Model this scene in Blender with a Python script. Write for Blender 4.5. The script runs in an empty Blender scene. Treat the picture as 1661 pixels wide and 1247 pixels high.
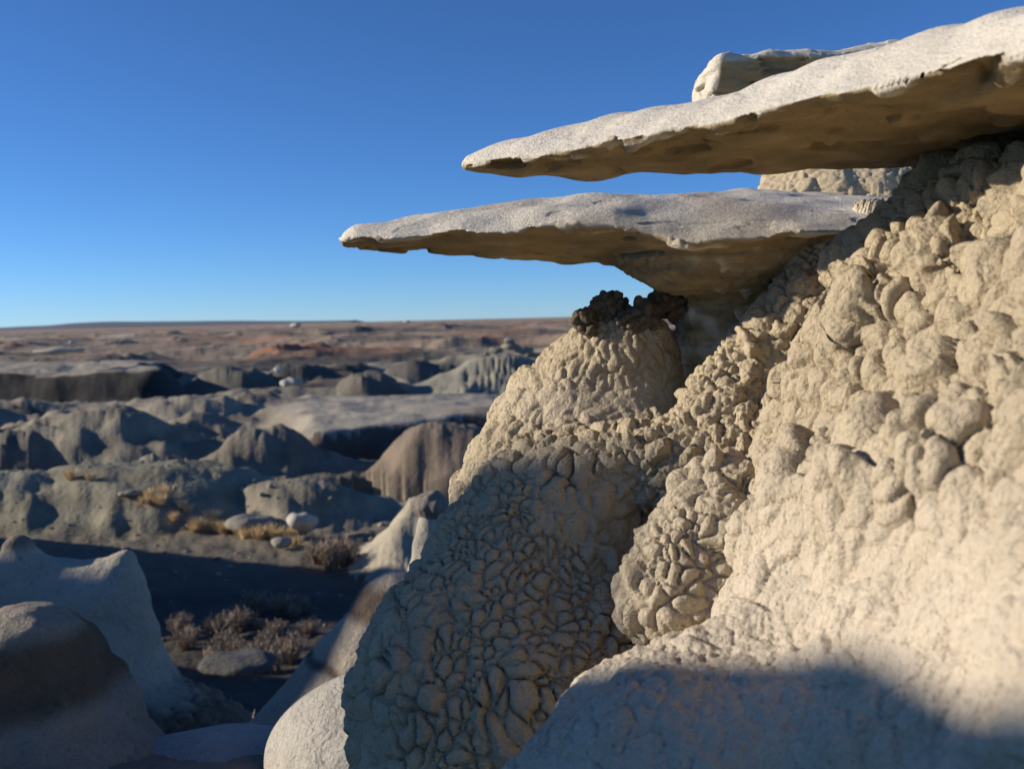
import bpy, math, random, os
import numpy as np
from mathutils import Matrix, Vector

# ------------------------------------------------------------------ camera, sky, sun, exposure
scene = bpy.context.scene
FPX, CU, CV = 1615.0, 830.5, 623.5            # focal length and centre in photograph pixels
PITCH, ROLL = math.atan(109 / FPX), math.radians(1.36)
FWD = np.array([0, math.cos(PITCH), -math.sin(PITCH)])
_U0 = np.array([0, math.sin(PITCH), math.cos(PITCH)]); _R0 = np.array([1.0, 0, 0])
RGT = math.cos(ROLL) * _R0 - math.sin(ROLL) * _U0
UPV = math.sin(ROLL) * _R0 + math.cos(ROLL) * _U0

def P(u, v, d):
    return d * (FWD + (u - CU) / FPX * RGT + (CV - v) / FPX * UPV)

cam_data = bpy.data.cameras.new('camera')
cam = bpy.data.objects.new('camera', cam_data)
scene.collection.objects.link(cam)
cam.matrix_world = Matrix(((RGT[0], UPV[0], -FWD[0], 0), (RGT[1], UPV[1], -FWD[1], 0), (RGT[2], UPV[2], -FWD[2], 0), (0, 0, 0, 1)))
cam_data.sensor_width = 36.0
cam_data.lens = 36.0 * FPX / 1661
cam_data.clip_start = 0.05
cam_data.clip_end = 60000
cam_data.dof.use_dof = True
cam_data.dof.focus_distance = 2.95
cam_data.dof.aperture_fstop = 3.8
scene.camera = cam

SUN_EL = math.radians(17.5)
SUN_AZ = math.radians(-87)                     # measured from +Y towards +X: from the left and a little ahead
SUN = np.array([math.cos(SUN_EL) * math.sin(SUN_AZ), math.cos(SUN_EL) * math.cos(SUN_AZ), math.sin(SUN_EL)])
world = bpy.data.worlds.new('World'); scene.world = world; world.use_nodes = True
wn = world.node_tree.nodes; wl = world.node_tree.links
sky = wn.new('ShaderNodeTexSky'); sky.sky_type = 'NISHITA'; sky.sun_disc = False
sky.sun_elevation = SUN_EL; sky.sun_rotation = SUN_AZ
sky.altitude = 2200; sky.air_density = 0.85; sky.dust_density = 0.0; sky.ozone_density = 8.0
wl.new(sky.outputs[0], wn['Background'].inputs[0])
wn['Background'].inputs[1].default_value = 0.112
sun_data = bpy.data.lights.new('sun', 'SUN'); sun_data.energy = 5.0; sun_data.angle = math.radians(0.53)
sun_data.color = (1.0, 0.9, 0.76)
sun = bpy.data.objects.new('sun', sun_data); scene.collection.objects.link(sun)
sun.rotation_euler = Vector(SUN).to_track_quat('Z', 'Y').to_euler()
scene.view_settings.view_transform = 'Standard'; scene.view_settings.look = 'None'
scene.view_settings.exposure = 0.33; scene.view_settings.gamma = 1.0
scene.cycles.max_bounces = 6; scene.cycles.diffuse_bounces = 4
QUICK = bool(os.environ.get('QUICK'))

# ------------------------------------------------------------------ numeric helpers
def _h(ix, iy, iz, seed):
    with np.errstate(over='ignore'):
        h = ix * np.uint32(374761393) + iy * np.uint32(668265263) + iz * np.uint32(2145843116) + np.uint32((seed * 974711 + 12345) & 0xffffffff)
        h = (h ^ (h >> np.uint32(13))) * np.uint32(1274126177)
        h = (h ^ (h >> np.uint32(16))) * np.uint32(2246822519)
        return h ^ (h >> np.uint32(15))

def _cells(p, scale):
    q = p / scale; i = np.floor(q); f = (q - i).astype(np.float32)
    return (i.astype(np.int64) & 0xffffffff).astype(np.uint32), f

def noise(p, scale=1.0, seed=0):
    """value noise in -1..1; p is (N,3)"""
    i, f = _cells(p, scale); f = f * f * (3 - 2 * f)
    out = np.zeros(len(p), np.float32)
    for dx in (0, 1):
        wx = f[:, 0] if dx else 1 - f[:, 0]
        for dy in (0, 1):
            wxy = wx * (f[:, 1] if dy else 1 - f[:, 1])
            for dz in (0, 1):
                w = wxy * (f[:, 2] if dz else 1 - f[:, 2])
                out += w * (_h(i[:, 0] + np.uint32(dx), i[:, 1] + np.uint32(dy), i[:, 2] + np.uint32(dz), seed).astype(np.float32) * np.float32(1 / 2147483648.0) - 1)
    return out

def fbm(p, scale=1.0, octv=4, seed=0, gain=.5):
    a, s = 1.0, 0.0; out = np.zeros(len(p), np.float32)
    for o in range(octv):
        out += a * noise(p, scale / 2 ** o, seed + 17 * o); s += a; a *= gain
    return out / s

def worley(p, scale, seed=0, flat=False):
    """F1, F2 (in cell units) and an id for the nearest feature point"""
    i0, f = _cells(p, scale)
    n = len(p); F1 = np.full(n, 9., np.float32); F2 = np.full(n, 9., np.float32); cid = np.zeros(n, np.uint32)
    k = np.float32(1 / 1023)
    for dx in (-1, 0, 1):
        for dy in (-1, 0, 1):
            for dz in ((0,) if flat else (-1, 0, 1)):
                h = _h(i0[:, 0] + np.uint32(dx & 0xffffffff), i0[:, 1] + np.uint32(dy & 0xffffffff), i0[:, 2] + np.uint32(dz & 0xffffffff), seed)
                d = (dx + (h & np.uint32(1023)).astype(np.float32) * k - f[:, 0]) ** 2
                d += (dy + ((h >> np.uint32(10)) & np.uint32(1023)).astype(np.float32) * k - f[:, 1]) ** 2
                if not flat: d += (dz + ((h >> np.uint32(20)) & np.uint32(1023)).astype(np.float32) * k - f[:, 2]) ** 2
                near = d < F1
                F2 = np.where(near, F1, np.minimum(F2, d)); cid = np.where(near, h, cid); F1 = np.minimum(F1, d)
    return np.sqrt(F1), np.sqrt(F2), cid

def waves(p, scale, seed=0, n=5):
    """cheap smooth variation in about -1..1"""
    r = np.random.RandomState(seed); out = 0
    for _ in range(n):
        k = r.normal(size=3); k *= r.uniform(.6, 1.7) / np.linalg.norm(k) * 2 * math.pi / scale
        out = out + np.sin(p @ k + r.uniform(0, 6.3))
    return out / n * 1.4

def sstep(a, b, x):
    t = np.clip((x - a) / (b - a), 0, 1); return t * t * (3 - 2 * t)

def smin(a, b, k):
    h = np.clip(.5 + .5 * (b - a) / k, 0, 1); return b * (1 - h) + a * h - k * h * (1 - h)

def s_ell(p, c, r):
    r = np.asarray(r, float); q = (p - c) / r
    k0 = np.sqrt(np.einsum('ij,ij->i', q, q)) + 1e-6; q = q / r; k1 = np.sqrt(np.einsum('ij,ij->i', q, q)) + 1e-6
    return k0 * (k0 - 1) / k1

def s_cap(p, a, b, ra, rb):
    ab = b - a; L_ = float(ab @ ab); q = p - a; qa = q @ ab; t = np.clip(qa / L_, 0, 1)
    return np.sqrt(np.maximum(np.einsum('ij,ij->i', q, q) + t * (t * L_ - 2 * qa), 0)) - (ra + (rb - ra) * t)

def surface_nets(sdf, lo, hi, h, slack=1.7, B=8, skip=None):
    """narrow-band surface nets: returns vertices (N,3) and quads (M,4)"""
    lo = np.asarray(lo, float); nb = np.ceil((np.asarray(hi) - lo) / (h * B)).astype(int)
    bi = np.stack(np.meshgrid(*[np.arange(k) for k in nb], indexing='ij'), -1).reshape(-1, 3)
    cen = lo + (bi + .5) * (h * B)
    keep = np.concatenate([np.abs(sdf(c)) for c in np.array_split(cen, max(1, len(cen) // 200000))]) < h * B * .87 * slack
    if skip is not None: keep &= ~skip(cen)
    bi = bi[keep]
    loc = np.stack(np.meshgrid(*[np.arange(B + 1)] * 3, indexing='ij'), -1).reshape(-1, 3)
    N = nb * B + 2
    VK, VP, Q = [], [], []
    for blk in np.array_split(bi, max(1, len(bi) // 400)):
        if not len(blk): continue
        g = (blk[:, None, :] * B + loc[None]).reshape(-1, 3)
        val = sdf(lo + g * h).astype(np.float32).reshape(len(blk), B + 1, B + 1, B + 1)
        s = val < 0
        c8 = [(dx, dy, dz) for dx in (0, 1) for dy in (0, 1) for dz in (0, 1)]
        cv = np.stack([val[:, dx:B + dx, dy:B + dy, dz:B + dz] for dx, dy, dz in c8], -1)
        cs = cv < 0; mix = cs.any(-1) & ~cs.all(-1)
        idx = np.argwhere(mix); v8 = cv[mix]
        acc = np.zeros((len(idx), 3)); cnt = np.zeros(len(idx))
        for a in range(8):
            for ax in range(3):
                if c8[a][ax] == 0:
                    b = a + (4, 2, 1)[ax]
                    cr = (v8[:, a] < 0) != (v8[:, b] < 0)
                    t = np.where(cr, v8[:, a] / np.where(cr, v8[:, a] - v8[:, b], 1), 0)
                    pt = np.tile(np.array(c8[a], float), (len(idx), 1)); pt[:, ax] += t
                    acc += pt * cr[:, None]; cnt += cr
        cell = blk[idx[:, 0]] * B + idx[:, 1:]
        VK.append((cell[:, 0] * N[1] + cell[:, 1]) * N[2] + cell[:, 2])
        VP.append(lo + (cell + acc / np.maximum(cnt, 1)[:, None]) * h)
        for ax in range(3):
            o = [0, 0, 0]; o[ax] = 1
            s0 = s[:, :B, :B, :B]; s1 = s[:, o[0]:B + o[0], o[1]:B + o[1], o[2]:B + o[2]]
            e = np.argwhere(s0 != s1)
            gp = blk[e[:, 0]] * B + e[:, 1:]
            u, w = (ax + 1) % 3, (ax + 2) % 3
            def key(du, dw):
                c = gp.copy(); c[:, u] -= du; c[:, w] -= dw
                return (c[:, 0] * N[1] + c[:, 1]) * N[2] + c[:, 2]
            q = np.stack([key(0, 0), key(1, 0), key(1, 1), key(0, 1)], 1)
            fl = s0[tuple(e.T)]
            q[~fl] = q[~fl][:, ::-1]
            Q.append(q)
    VK = np.concatenate(VK); VP = np.concatenate(VP); Q = np.concatenate(Q)
    order = np.argsort(VK); VKs = VK[order]
    f = np.searchsorted(VKs, Q); f = np.clip(f, 0, len(VKs) - 1)
    ok = (VKs[f] == Q).all(1)
    return VP, order[f[ok]]

def vnormals(V, F):
    n = np.cross(V[F[:, 2]] - V[F[:, 0]], V[F[:, 3]] - V[F[:, 1]])
    out = np.zeros_like(V)
    for k in range(4):
        for ax in range(3):
            out[:, ax] += np.bincount(F[:, k], n[:, ax], len(V))
    return out / (np.linalg.norm(out, axis=1, keepdims=True) + 1e-12)

# ------------------------------------------------------------------ object helpers
def mesh_object(name, V, F, mat, col=None, parent=None, smooth=True):
    me = bpy.data.meshes.new(name)
    V = np.asarray(V, np.float32); F = np.asarray(F, np.int32); k = F.shape[1]
    me.vertices.add(len(V)); me.vertices.foreach_set('co', V.ravel())
    me.loops.add(F.size); me.loops.foreach_set('vertex_index', F.ravel())
    me.polygons.add(len(F)); me.polygons.foreach_set('loop_start', np.arange(0, F.size, k, dtype=np.int32))
    if smooth: me.polygons.foreach_set('use_smooth', np.ones(len(F), bool))
    me.update(calc_edges=True)
    if col is not None:
        a = me.color_attributes.new('Col', 'FLOAT_COLOR', 'POINT')
        c = np.ones((len(V), 4), np.float32); c[:, :3] = col; a.data.foreach_set('color', c.ravel())
    me.materials.append(mat)
    o = bpy.data.objects.new(name, me); scene.collection.objects.link(o)
    if parent is not None: o.parent = parent
    return o

def submesh(name, V, F, sel, mat, col=None, parent=None):
    f = F[sel]; vs, inv = np.unique(f, return_inverse=True)
    return mesh_object(name, V[vs], inv.reshape(f.shape), mat, None if col is None else col[vs], parent)

def empty(name, loc):
    o = bpy.data.objects.new(name, None); scene.collection.objects.link(o); o.location = loc
    o.empty_display_size = .1
    return o

def tag(o, label=None, cat=None, group=None, kind=None):
    if label: o['label'] = label
    if cat: o['category'] = cat
    if group: o['group'] = group
    if kind: o['kind'] = kind
    return o

def rock_material(name, bumps, rough=.95, stretch=None, var=.16, tint=None, vscale=9.0, grains=None, cracks=None, spots=0.0):
    """colour attribute 'Col' times procedural mottling; bumps = [(noise scale, height in m)]"""
    m = bpy.data.materials.new(name); m.use_nodes = True
    nt = m.node_tree; N = nt.nodes; L = nt.links; b = N['Principled BSDF']
    b.inputs['Roughness'].default_value = rough
    b.inputs['Specular IOR Level'].default_value = .15
    tc = N.new('ShaderNodeTexCoord'); at = N.new('ShaderNodeAttribute'); at.attribute_name = 'Col'
    def mth(op, a, bb=None):
        n = N.new('ShaderNodeMath'); n.operation = op
        for i, x in enumerate((a, bb)):
            if x is None: continue
            if isinstance(x, (int, float)): n.inputs[i].default_value = x
            else: L.new(x, n.inputs[i])
        return n.outputs[0]
    vec = tc.outputs['Object']
    if stretch:
        mp = N.new('ShaderNodeMapping'); mp.inputs['Scale'].default_value = stretch; L.new(vec, mp.inputs['Vector']); vec = mp.outputs[0]
    def nz(s, det=5, r=.6):
        n = N.new('ShaderNodeTexNoise'); n.inputs['Scale'].default_value = s; n.inputs['Detail'].default_value = det; n.inputs['Roughness'].default_value = r
        L.new(vec, n.inputs['Vector']); return n.outputs['Fac']
    f = mth('ADD', mth('MULTIPLY', mth('SUBTRACT', nz(vscale, 6, .65), .5), var * 4), 1.0)
    f = mth('MULTIPLY', f, mth('ADD', mth('MULTIPLY', mth('SUBTRACT', nz(vscale * 14, 3, .7), .5), var * 2.2), 1.0))
    if spots:
        sp = N.new('ShaderNodeMapRange'); sp.inputs['From Min'].default_value = .66; sp.inputs['From Max'].default_value = .74
        sp.inputs['To Min'].default_value = 1.0; sp.inputs['To Max'].default_value = 1 - spots
        L.new(nz(vscale * 9, 2, .5), sp.inputs['Value']); f = mth('MULTIPLY', f, sp.outputs[0])
    mx = N.new('ShaderNodeMix'); mx.data_type = 'RGBA'; mx.blend_type = 'MULTIPLY'; mx.inputs['Factor'].default_value = 1
    L.new(at.outputs['Color'], mx.inputs['A'])
    cb = N.new('ShaderNodeCombineColor')
    for i in range(3): L.new(f, cb.inputs[i])
    L.new(cb.outputs[0], mx.inputs['B']); L.new(mx.outputs['Result'], b.inputs['Base Color'])
    prev = None
    def bump(hsock, dist):
        nonlocal prev
        n = N.new('ShaderNodeBump'); n.inputs['Strength'].default_value = 1; n.inputs['Distance'].default_value = dist
        L.new(hsock, n.inputs['Height'])
        if prev is not None: L.new(prev, n.inputs['Normal'])
        prev = n.outputs[0]
    for s, hgt in bumps: bump(nz(s, 4, .65), hgt)
    if grains:
        v = N.new('ShaderNodeTexVoronoi'); v.feature = 'SMOOTH_F1'; v.inputs['Smoothness'].default_value = .35; v.inputs['Scale'].default_value = grains[0]; v.inputs['Randomness'].default_value = 1
        L.new(vec, v.inputs['Vector']); bump(mth('SUBTRACT', 1.0, v.outputs['Distance']), grains[1])
    if cracks:
        s, hgt, w = cracks
        v = N.new('ShaderNodeTexVoronoi'); v.feature = 'DISTANCE_TO_EDGE'; v.inputs['Scale'].default_value = s
        wp = N.new('ShaderNodeTexNoise'); wp.inputs['Scale'].default_value = s * .8; L.new(tc.outputs['Object'], wp.inputs['Vector'])
        ad = N.new('ShaderNodeMix'); ad.data_type = 'VECTOR'; ad.inputs['Factor'].default_value = .55 / s * .25
        vm = N.new('ShaderNodeVectorMath'); vm.operation = 'MULTIPLY_ADD'; vm.inputs[1].default_value = (.6 / s,) * 3
        L.new(wp.outputs['Color'], vm.inputs[0]); L.new(tc.outputs['Object'], vm.inputs[2]); L.new(vm.outputs[0], v.inputs['Vector'])
        mr = N.new('ShaderNodeMapRange'); mr.inputs['From Max'].default_value = w
        L.new(v.outputs['Distance'], mr.inputs['Value']); bump(mr.outputs[0], hgt)
    L.new(prev, b.inputs['Normal'])
    return m

M_CLAY = rock_material('clay', [(48, .011), (150, .005), (330, .0025)], vscale=7, var=.11, spots=.25, grains=(85, .0035))
M_WING = rock_material('sandstone', [(20, .008), (75, .005), (230, .0035)], vscale=5, var=.085, spots=.22, stretch=(.75, .75, 1.9))
M_SMOOTH = rock_material('smooth_sandstone', [(4, .06), (14, .035), (55, .014), (160, .005)], vscale=1.8, var=.17, spots=.3)
M_EARTH = rock_material('badland_earth', [(1.1, .10), (5, .035)], vscale=.35, var=.2)

# ------------------------------------------------------------------ the main rock formation
def curve_tab(rows, iv, idp):
    pts = np.array([P(r[0], r[iv], r[idp]) for r in rows]); o = np.argsort(pts[:, 0]); return pts[o]

LOW = [  # u, front edge v, depth, ridge v, depth, underside v, depth
    (552, 394, 3.10, 391, 3.13, 396, 3.16), (560, 394, 3.07, 376, 3.15, 398, 3.20), (578, 392, 3.04, 364, 3.16, 400, 3.25), (640, 386, 3.00, 355, 3.18, 405, 3.32),
    (690, 384, 2.98, 348, 3.19, 407, 3.35), (750, 374, 2.95, 339, 3.2, 411, 3.38), (830, 380, 2.92, 329, 3.2, 420, 3.40), (880, 370, 2.91, 324, 3.2, 424, 3.42),
    (930, 366, 2.90, 318, 3.2, 427, 3.44), (1000, 372, 2.88, 317, 3.22, 431, 3.46), (1060, 386, 2.88, 317, 3.28, 440, 3.48), (1130, 397, 2.86, 316, 3.36, 448, 3.5),
    (1200, 389, 2.86, 309, 3.5, 448, 3.55), (1300, 378, 2.88, 316, 3.6, 445, 3.6), (1420, 376, 2.9, 322, 3.65, 440, 3.7), (1560, 374, 2.9, 322, 3.7, 436, 3.8), (1750, 374, 2.9, 322, 3.7, 436, 3.8)]
UPP = [
    (748, 266, 2.70, 262, 2.71, 268, 2.72), (756, 269, 2.67, 250, 2.70, 274, 2.74), (775, 270, 2.63, 243, 2.7, 279, 2.77), (830, 261, 2.55, 225, 2.68, 285, 2.76), (880, 254, 2.48, 213, 2.65, 288, 2.8),
    (930, 249, 2.42, 203, 2.62, 293, 2.8), (1000, 232, 2.33, 190, 2.55, 289, 2.8), (1100, 210, 2.2, 172, 2.46, 282, 2.78), (1170, 205, 2.1, 160, 2.38, 281, 2.78),
    (1300, 168, 1.93, 116, 2.2, 276, 2.76), (1450, 134, 1.75, 76, 2.0, 274, 2.75), (1661, 84, 1.5, 23, 1.75, 270, 2.75), (1850, 40, 1.3, -30, 1.55, 268, 2.7), (2200, -40, 1.1, -110, 1.3, 266, 2.7)]
def make_slab(rows, back=.14):
    fr = curve_tab(rows, 1, 2); rd = curve_tab(rows, 3, 4); un = curve_tab(rows, 5, 6)
    x0 = fr[0, 0]
    def f(p):
        x, y, z = p[:, 0], p[:, 1], p[:, 2]
        ip = lambda t, k: np.interp(x, t[:, 0], t[:, k])
        w = waves(p * np.array([1, 1, .3]), .3, 5) * .016 + waves(p * np.array([1, 1, .3]), .09, 6, 4) * .005
        y0 = ip(fr, 1) - .012; yf = y0 + .012 + w; zf, yr, zr, yu, zu = ip(fr, 2), ip(rd, 1), ip(rd, 2), ip(un, 1), ip(un, 2)
        yr = np.maximum(yr, yf + .02); yu = np.maximum(yu, yr + .02); ye = yu + back; ze = .5 * (zr + zu)
        s = np.clip((y - y0) / (yr - y0), 0, 1); t = np.clip((y - yr) / (ye - yr), 0, 1)
        top = zf + (zr - zf) * (1 - (1 - s) ** 1.7) - (zr - ze) * t ** 3
        s2 = np.clip((y - yf) / (yu - yf), 0, 1); t2 = np.clip((y - yu) / (ye - yu), 0, 1)
        bot = zf + (zu - zf) * s2 ** 1.15 + (ze - zu) * t2 ** 2
        over = np.maximum(np.maximum(yf - y, y - ye), x0 - x)
        a = (z - top) * .88 + waves(p, .22, 40) * .007 + waves(p, .35, 42, 4) * .004; b = (bot - z) * .93 + waves(p * np.array([1, 1, 2.5]), .17, 41) * .008
        return np.maximum(np.maximum(a, b), over * .9) 
    f.front = fr
    return f
slab_low, slab_up = make_slab(LOW, .42), make_slab(UPP, .03)
BLK = np.array([P(u, v, 3.6) for u, v in ((1150, 90), (1200, 85), (1300, 81), (1350, 83), (1400, 76), (1500, 66), (1700, 60))])
def grp_block(p):
    x, y, z = p[:, 0], p[:, 1], p[:, 2]
    c0 = P(1157, 120, 3.55); top = np.interp(x, BLK[:, 0], BLK[:, 2])
    zb = P(1200, 185, 3.7)[2]
    q = np.stack([c0[0] + .015 * waves(p, .12, 3, 4) - x, (c0[1] + (top - z) * .55) - y, z - top, zb - z, y - 4.2], 1) + .05
    d = np.linalg.norm(np.maximum(q, 0), axis=1) + np.minimum(q.max(1), 0) - .05
    a, b = P(1465, 240, 3.95), P(1455, 330, 3.85)
    ped = np.maximum(s_cap(p * np.array([.4, 1, 1]), a * np.array([.4, 1, 1]), b * np.array([.4, 1, 1]), .20, .215), b[2] - .02 - z)
    return smin(d * .9, ped, .05) + waves(p, .13, 77) * .008
def grp_spur(p):
    d = s_cap(p, P(990, 615, 3.52), P(970, 800, 3.55), .20, .47)
    d = smin(d, s_cap(p, P(990, 612, 3.52), P(1005, 588, 3.45), .20, .20), .08)
    d = smin(d, s_cap(p, P(975, 790, 3.58), P(900, 1300, 3.6), .47, .7), .1)
    return d
def grp_stem(p):
    d = s_cap(p, P(1190, 425, 3.36), P(1165, 640, 3.55), .15, .19)
    return smin(d, s_ell(p, P(1165, 418, 3.24), (.31, .28, .125)), .09)
def grp_buttress(p):
    d = s_cap(p, P(905, 870, 3.15), P(830, 1400, 3.0), .30, .52)
    d = smin(d, s_ell(p, P(828, 1130, 3.05), (.45, .40, .46)), .12)
    d = smin(d, s_cap(p, P(830, 1140, 3.05), P(800, 1480, 3.0), .42, .48), .12)
    d = smin(d, s_cap(p, P(1000, 775, 3.12), P(770, 880, 3.12), .14, .13), .12)
    return d
def grp_saddle(p):
    d = s_cap(p, P(1010, 770, 3.1), P(1290, 740, 2.85), .13, .17)
    d = smin(d, s_cap(p, P(1345, 445, 3.02), P(1180, 650, 3.02), .085, .125), .1)
    return smin(d, s_cap(p, P(1400, 420, 3.1), P(1330, 760, 2.9), .15, .2), .1)
def grp_bulge(p):
    d = s_cap(p, P(1175, 832, 2.62), P(1098, 972, 2.52), .148, .135)
    d = smin(d, s_cap(p, P(1282, 800, 2.5), P(1195, 960, 2.45), .035, .05), .04)
    return d
def grp_wall(p):
    d = s_cap(p, P(1850, 240, 2.45), P(1680, 525, 2.45), .28, .43)
    d = smin(d, s_cap(p, P(1680, 525, 2.45), P(1660, 800, 2.4), .43, .60), .1)
    A_ = lambda *q: np.array(q, float)
    d = smin(d, s_cap(p, A_(1.42, 2.0, -.12), A_(1.42, .6, -.12), .52, .50), .15)
    d = smin(d, s_cap(p, A_(1.28, 2.15, -.60), A_(1.29, .6, -.58), .70, .70), .2)
    d = smin(d, s_cap(p, A_(1.20, 2.1, -1.05), A_(1.2, .6, -1.05), .78, .78), .2)
    return d + waves(p, .46, 34) * .04 + waves(p, .21, 35) * .018
def grp_lump(p):
    return s_ell(p, P(1210, 1310, 1.82), (.44, .42, .28)) + waves(p, .45, 33) * .03
PARTS = [('lower_wing_slab', slab_low, .001), ('upper_wing_slab', slab_up, .001), ('cap_block', grp_block, .02), ('wing_stem', grp_stem, .10), ('clay_spur', grp_spur, .07), ('clay_buttress', grp_buttress, .07),
         ('clay_slope', grp_saddle, .07), ('clay_bulge', grp_bulge, .035), ('clay_wall', grp_wall, .08), ('clay_lump', grp_lump, .22)]
BOX = [(np.array([-.8, 2.6, .0]), np.array([9, 4.4, .8])), (np.array([-.4, .9, .15]), np.array([9, 3.3, .9])), (np.array([.5, 3.1, .1]), np.array([9, 9, 9])),
       *[(np.array(a_, float), np.array(b_, float)) for a_, b_ in (((.0, 2.6, -.9), (1.4, 4.2, .8)), ((-.9, 2.6, -9), (1.1, 9, .5)), ((-9, 2.2, -9), (.95, 4.0, .0)), ((-.2, 2.3, -.9), (9, 3.8, .75)), ((-.1, 1.9, -1.1), (1.2, 3.1, .15)), ((.1, -9, -9), (9, 9, 9)), ((-.5, 1.0, -9), (1.4, 2.7, -.1)))]]
PI = {n: i for i, (n, _, _) in enumerate(PARTS)}
def formation(p, each=False):
    p = np.asarray(p, np.float64); ds = []
    for (n, f, _), bx in zip(PARTS, BOX):
        if bx is None: ds.append(f(p)); continue
        m = ((p > bx[0]) & (p < bx[1])).all(1)
        o = np.full(len(p), .3); o[m] = f(p[m]); ds.append(o)
    if each: return np.stack(ds, 1)
    d = ds[4]
    for i in (5, 6, 7, 8, 9): d = smin(d, ds[i], PARTS[i][2])
    w = smin(ds[0], ds[3], .10)
    d = smin(d, w, .03); d = smin(d, ds[2], .02); d = smin(d, ds[1], .02)
    lf = waves(p, .5, 3) * .02 + waves(p, .22, 4) * .008
    rocky = np.minimum(np.minimum(ds[0], ds[1]), ds[2])
    return d + lf * sstep(0, .1, rocky)

VOX = .013 if QUICK else .0063
V, F = surface_nets(formation, (-.75, .92, -1.42), (1.85, 4.0, 1.1), VOX, skip=lambda c: (c[:, 0] > 1.40) & (c[:, 1] < 3.45))
print('formation', len(V), len(F))
NRM = vnormals(V, F)
own = formation(V, True).argmin(1)
isw = np.isin(own, (0, 1, 2)); stem = own == 3
# screen position of every vertex, for regions of different weathering
dep = V @ FWD; U_ = CU + FPX * (V @ RGT) / dep; V_ = CV - FPX * (V @ UPV) / dep
wrp = V + np.stack([noise(V, .05, s) for s in (51, 52, 53)], 1) * .016 + np.stack([noise(V, .2, s) for s in (54, 55, 56)], 1) * .036
ID = np.zeros(len(V), np.uint32); DISP = np.zeros(len(V), np.float32)
def pillow(sel, scale, amp, seed, stretch=(1, 1, 1), rnd=.5, sub=.35, crack=.014, flat=1.6):
    """weathered clay nodules: domes parted by cracks"""
    q = wrp[sel] * np.asarray(stretch)
    F1, F2, cid = worley(q, scale, seed)
    e = np.clip((F2 - F1) * flat, 0, 1); ck = np.exp(-((F2 - F1) * scale / .0065) ** 2) * sstep(-.1, .4, noise(wrp[sel], scale * 2.2, seed + 9))
    amp_c = amp * (.55 + .9 * ((cid >> np.uint32(7)) & np.uint32(255)).astype(np.float32) / 255)
    hgt = amp_c * (rnd * np.sqrt(e) + (1 - rnd) * np.sqrt(np.clip(1 - (F1 / .95) ** 2, 0, 1)))
    G1, G2, _ = worley(q, scale * .38, seed + 5)
    hgt += .004 * np.clip(1 - worley(q, .019, seed + 6)[0] / .7, 0, 1)
    hgt += amp * sub * np.sqrt(np.clip((G2 - G1) * 1.6, 0, 1)) * (.4 + .6 * sstep(-.3, .4, noise(V[sel], .15, seed)))
    H1, H2, _ = worley(q + 3.7, scale * .56, seed + 3); e2 = np.clip((H2 - H1) * flat, 0, 1)
    small = amp * .62 * (rnd * np.sqrt(e2) + (1 - rnd) * np.sqrt(np.clip(1 - (H1 / .95) ** 2, 0, 1))) + amp * .12 - .5 * crack * np.exp(-((H2 - H1) * scale * .56 / .0055) ** 2)
    m = sstep(-.02, .22, noise(V[sel], scale * 2.6, seed + 21)); hgt = (hgt - ck * crack) * (1 - m) + small * m
    return hgt - amp * .45, cid
turn = (NRM * V).sum(1) / np.linalg.norm(V, axis=1)                    # > 0: turned away from the near side
seen = sstep(.75, .5, turn).astype(np.float32)
def apply(sel, *a, w=None, **k):
    sel = sel & (seen > 0)
    h_, c_ = pillow(sel, *a, **k); h_ = h_ * seen[sel]
    if w is not None: h_ = h_ * w[sel]
    DISP[sel] = h_; ID[sel] = c_ | np.uint32(1)
zsel = lambda n: own == PI[n]
smooth_patch = np.exp(-(((U_ - 960) / 130) ** 2 + ((V_ - 655) / 38) ** 2))
apply(zsel('clay_spur'), .066, .036, 11, stretch=(1.15, 1.15, .6), rnd=.35, crack=.006, w=1 - .85 * smooth_patch)
apply(zsel('clay_buttress'), .066, .027, 12, stretch=(1, 1, .88), rnd=.65, sub=.28, crack=.024, flat=2.1)
apply(zsel('clay_slope'), .060, .042, 13, rnd=.4, sub=.4, crack=.016, flat=2.2)
apply(zsel('clay_bulge'), .066, .034, 14, stretch=(1, 1, .9), rnd=.6, crack=.018, flat=2.4)
rough_w = np.clip(sstep(950, 520, V_) * .75 + .35, 0, 1)
apply(zsel('clay_wall'), .098, .088, 15, stretch=(1, 1, .68), rnd=.35, w=rough_w, crack=.03)
apply(zsel('clay_lump'), .06, .013, 16, rnd=.4, sub=.6, crack=.003)
ID[isw | stem] = 0
ped = (own == 2) & (V_ > 205)
sel = stem; DISP[sel] = (fbm(V[sel] * np.array([1, 1, 2.4]), .06, 4, 60, .7)) * .022
sel = isw; DISP[sel] = fbm(V[sel] * np.array([.6, .6, 1.5]), .09, 3, 61) * (.003 + .006 * (NRM[sel][:, 2] < .1)) + .006 * sstep(.1, .5, fbm(V[sel] * np.array([.5, .5, 2]), .05, 2, 63)) * (NRM[sel][:, 2] < .2)
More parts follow.
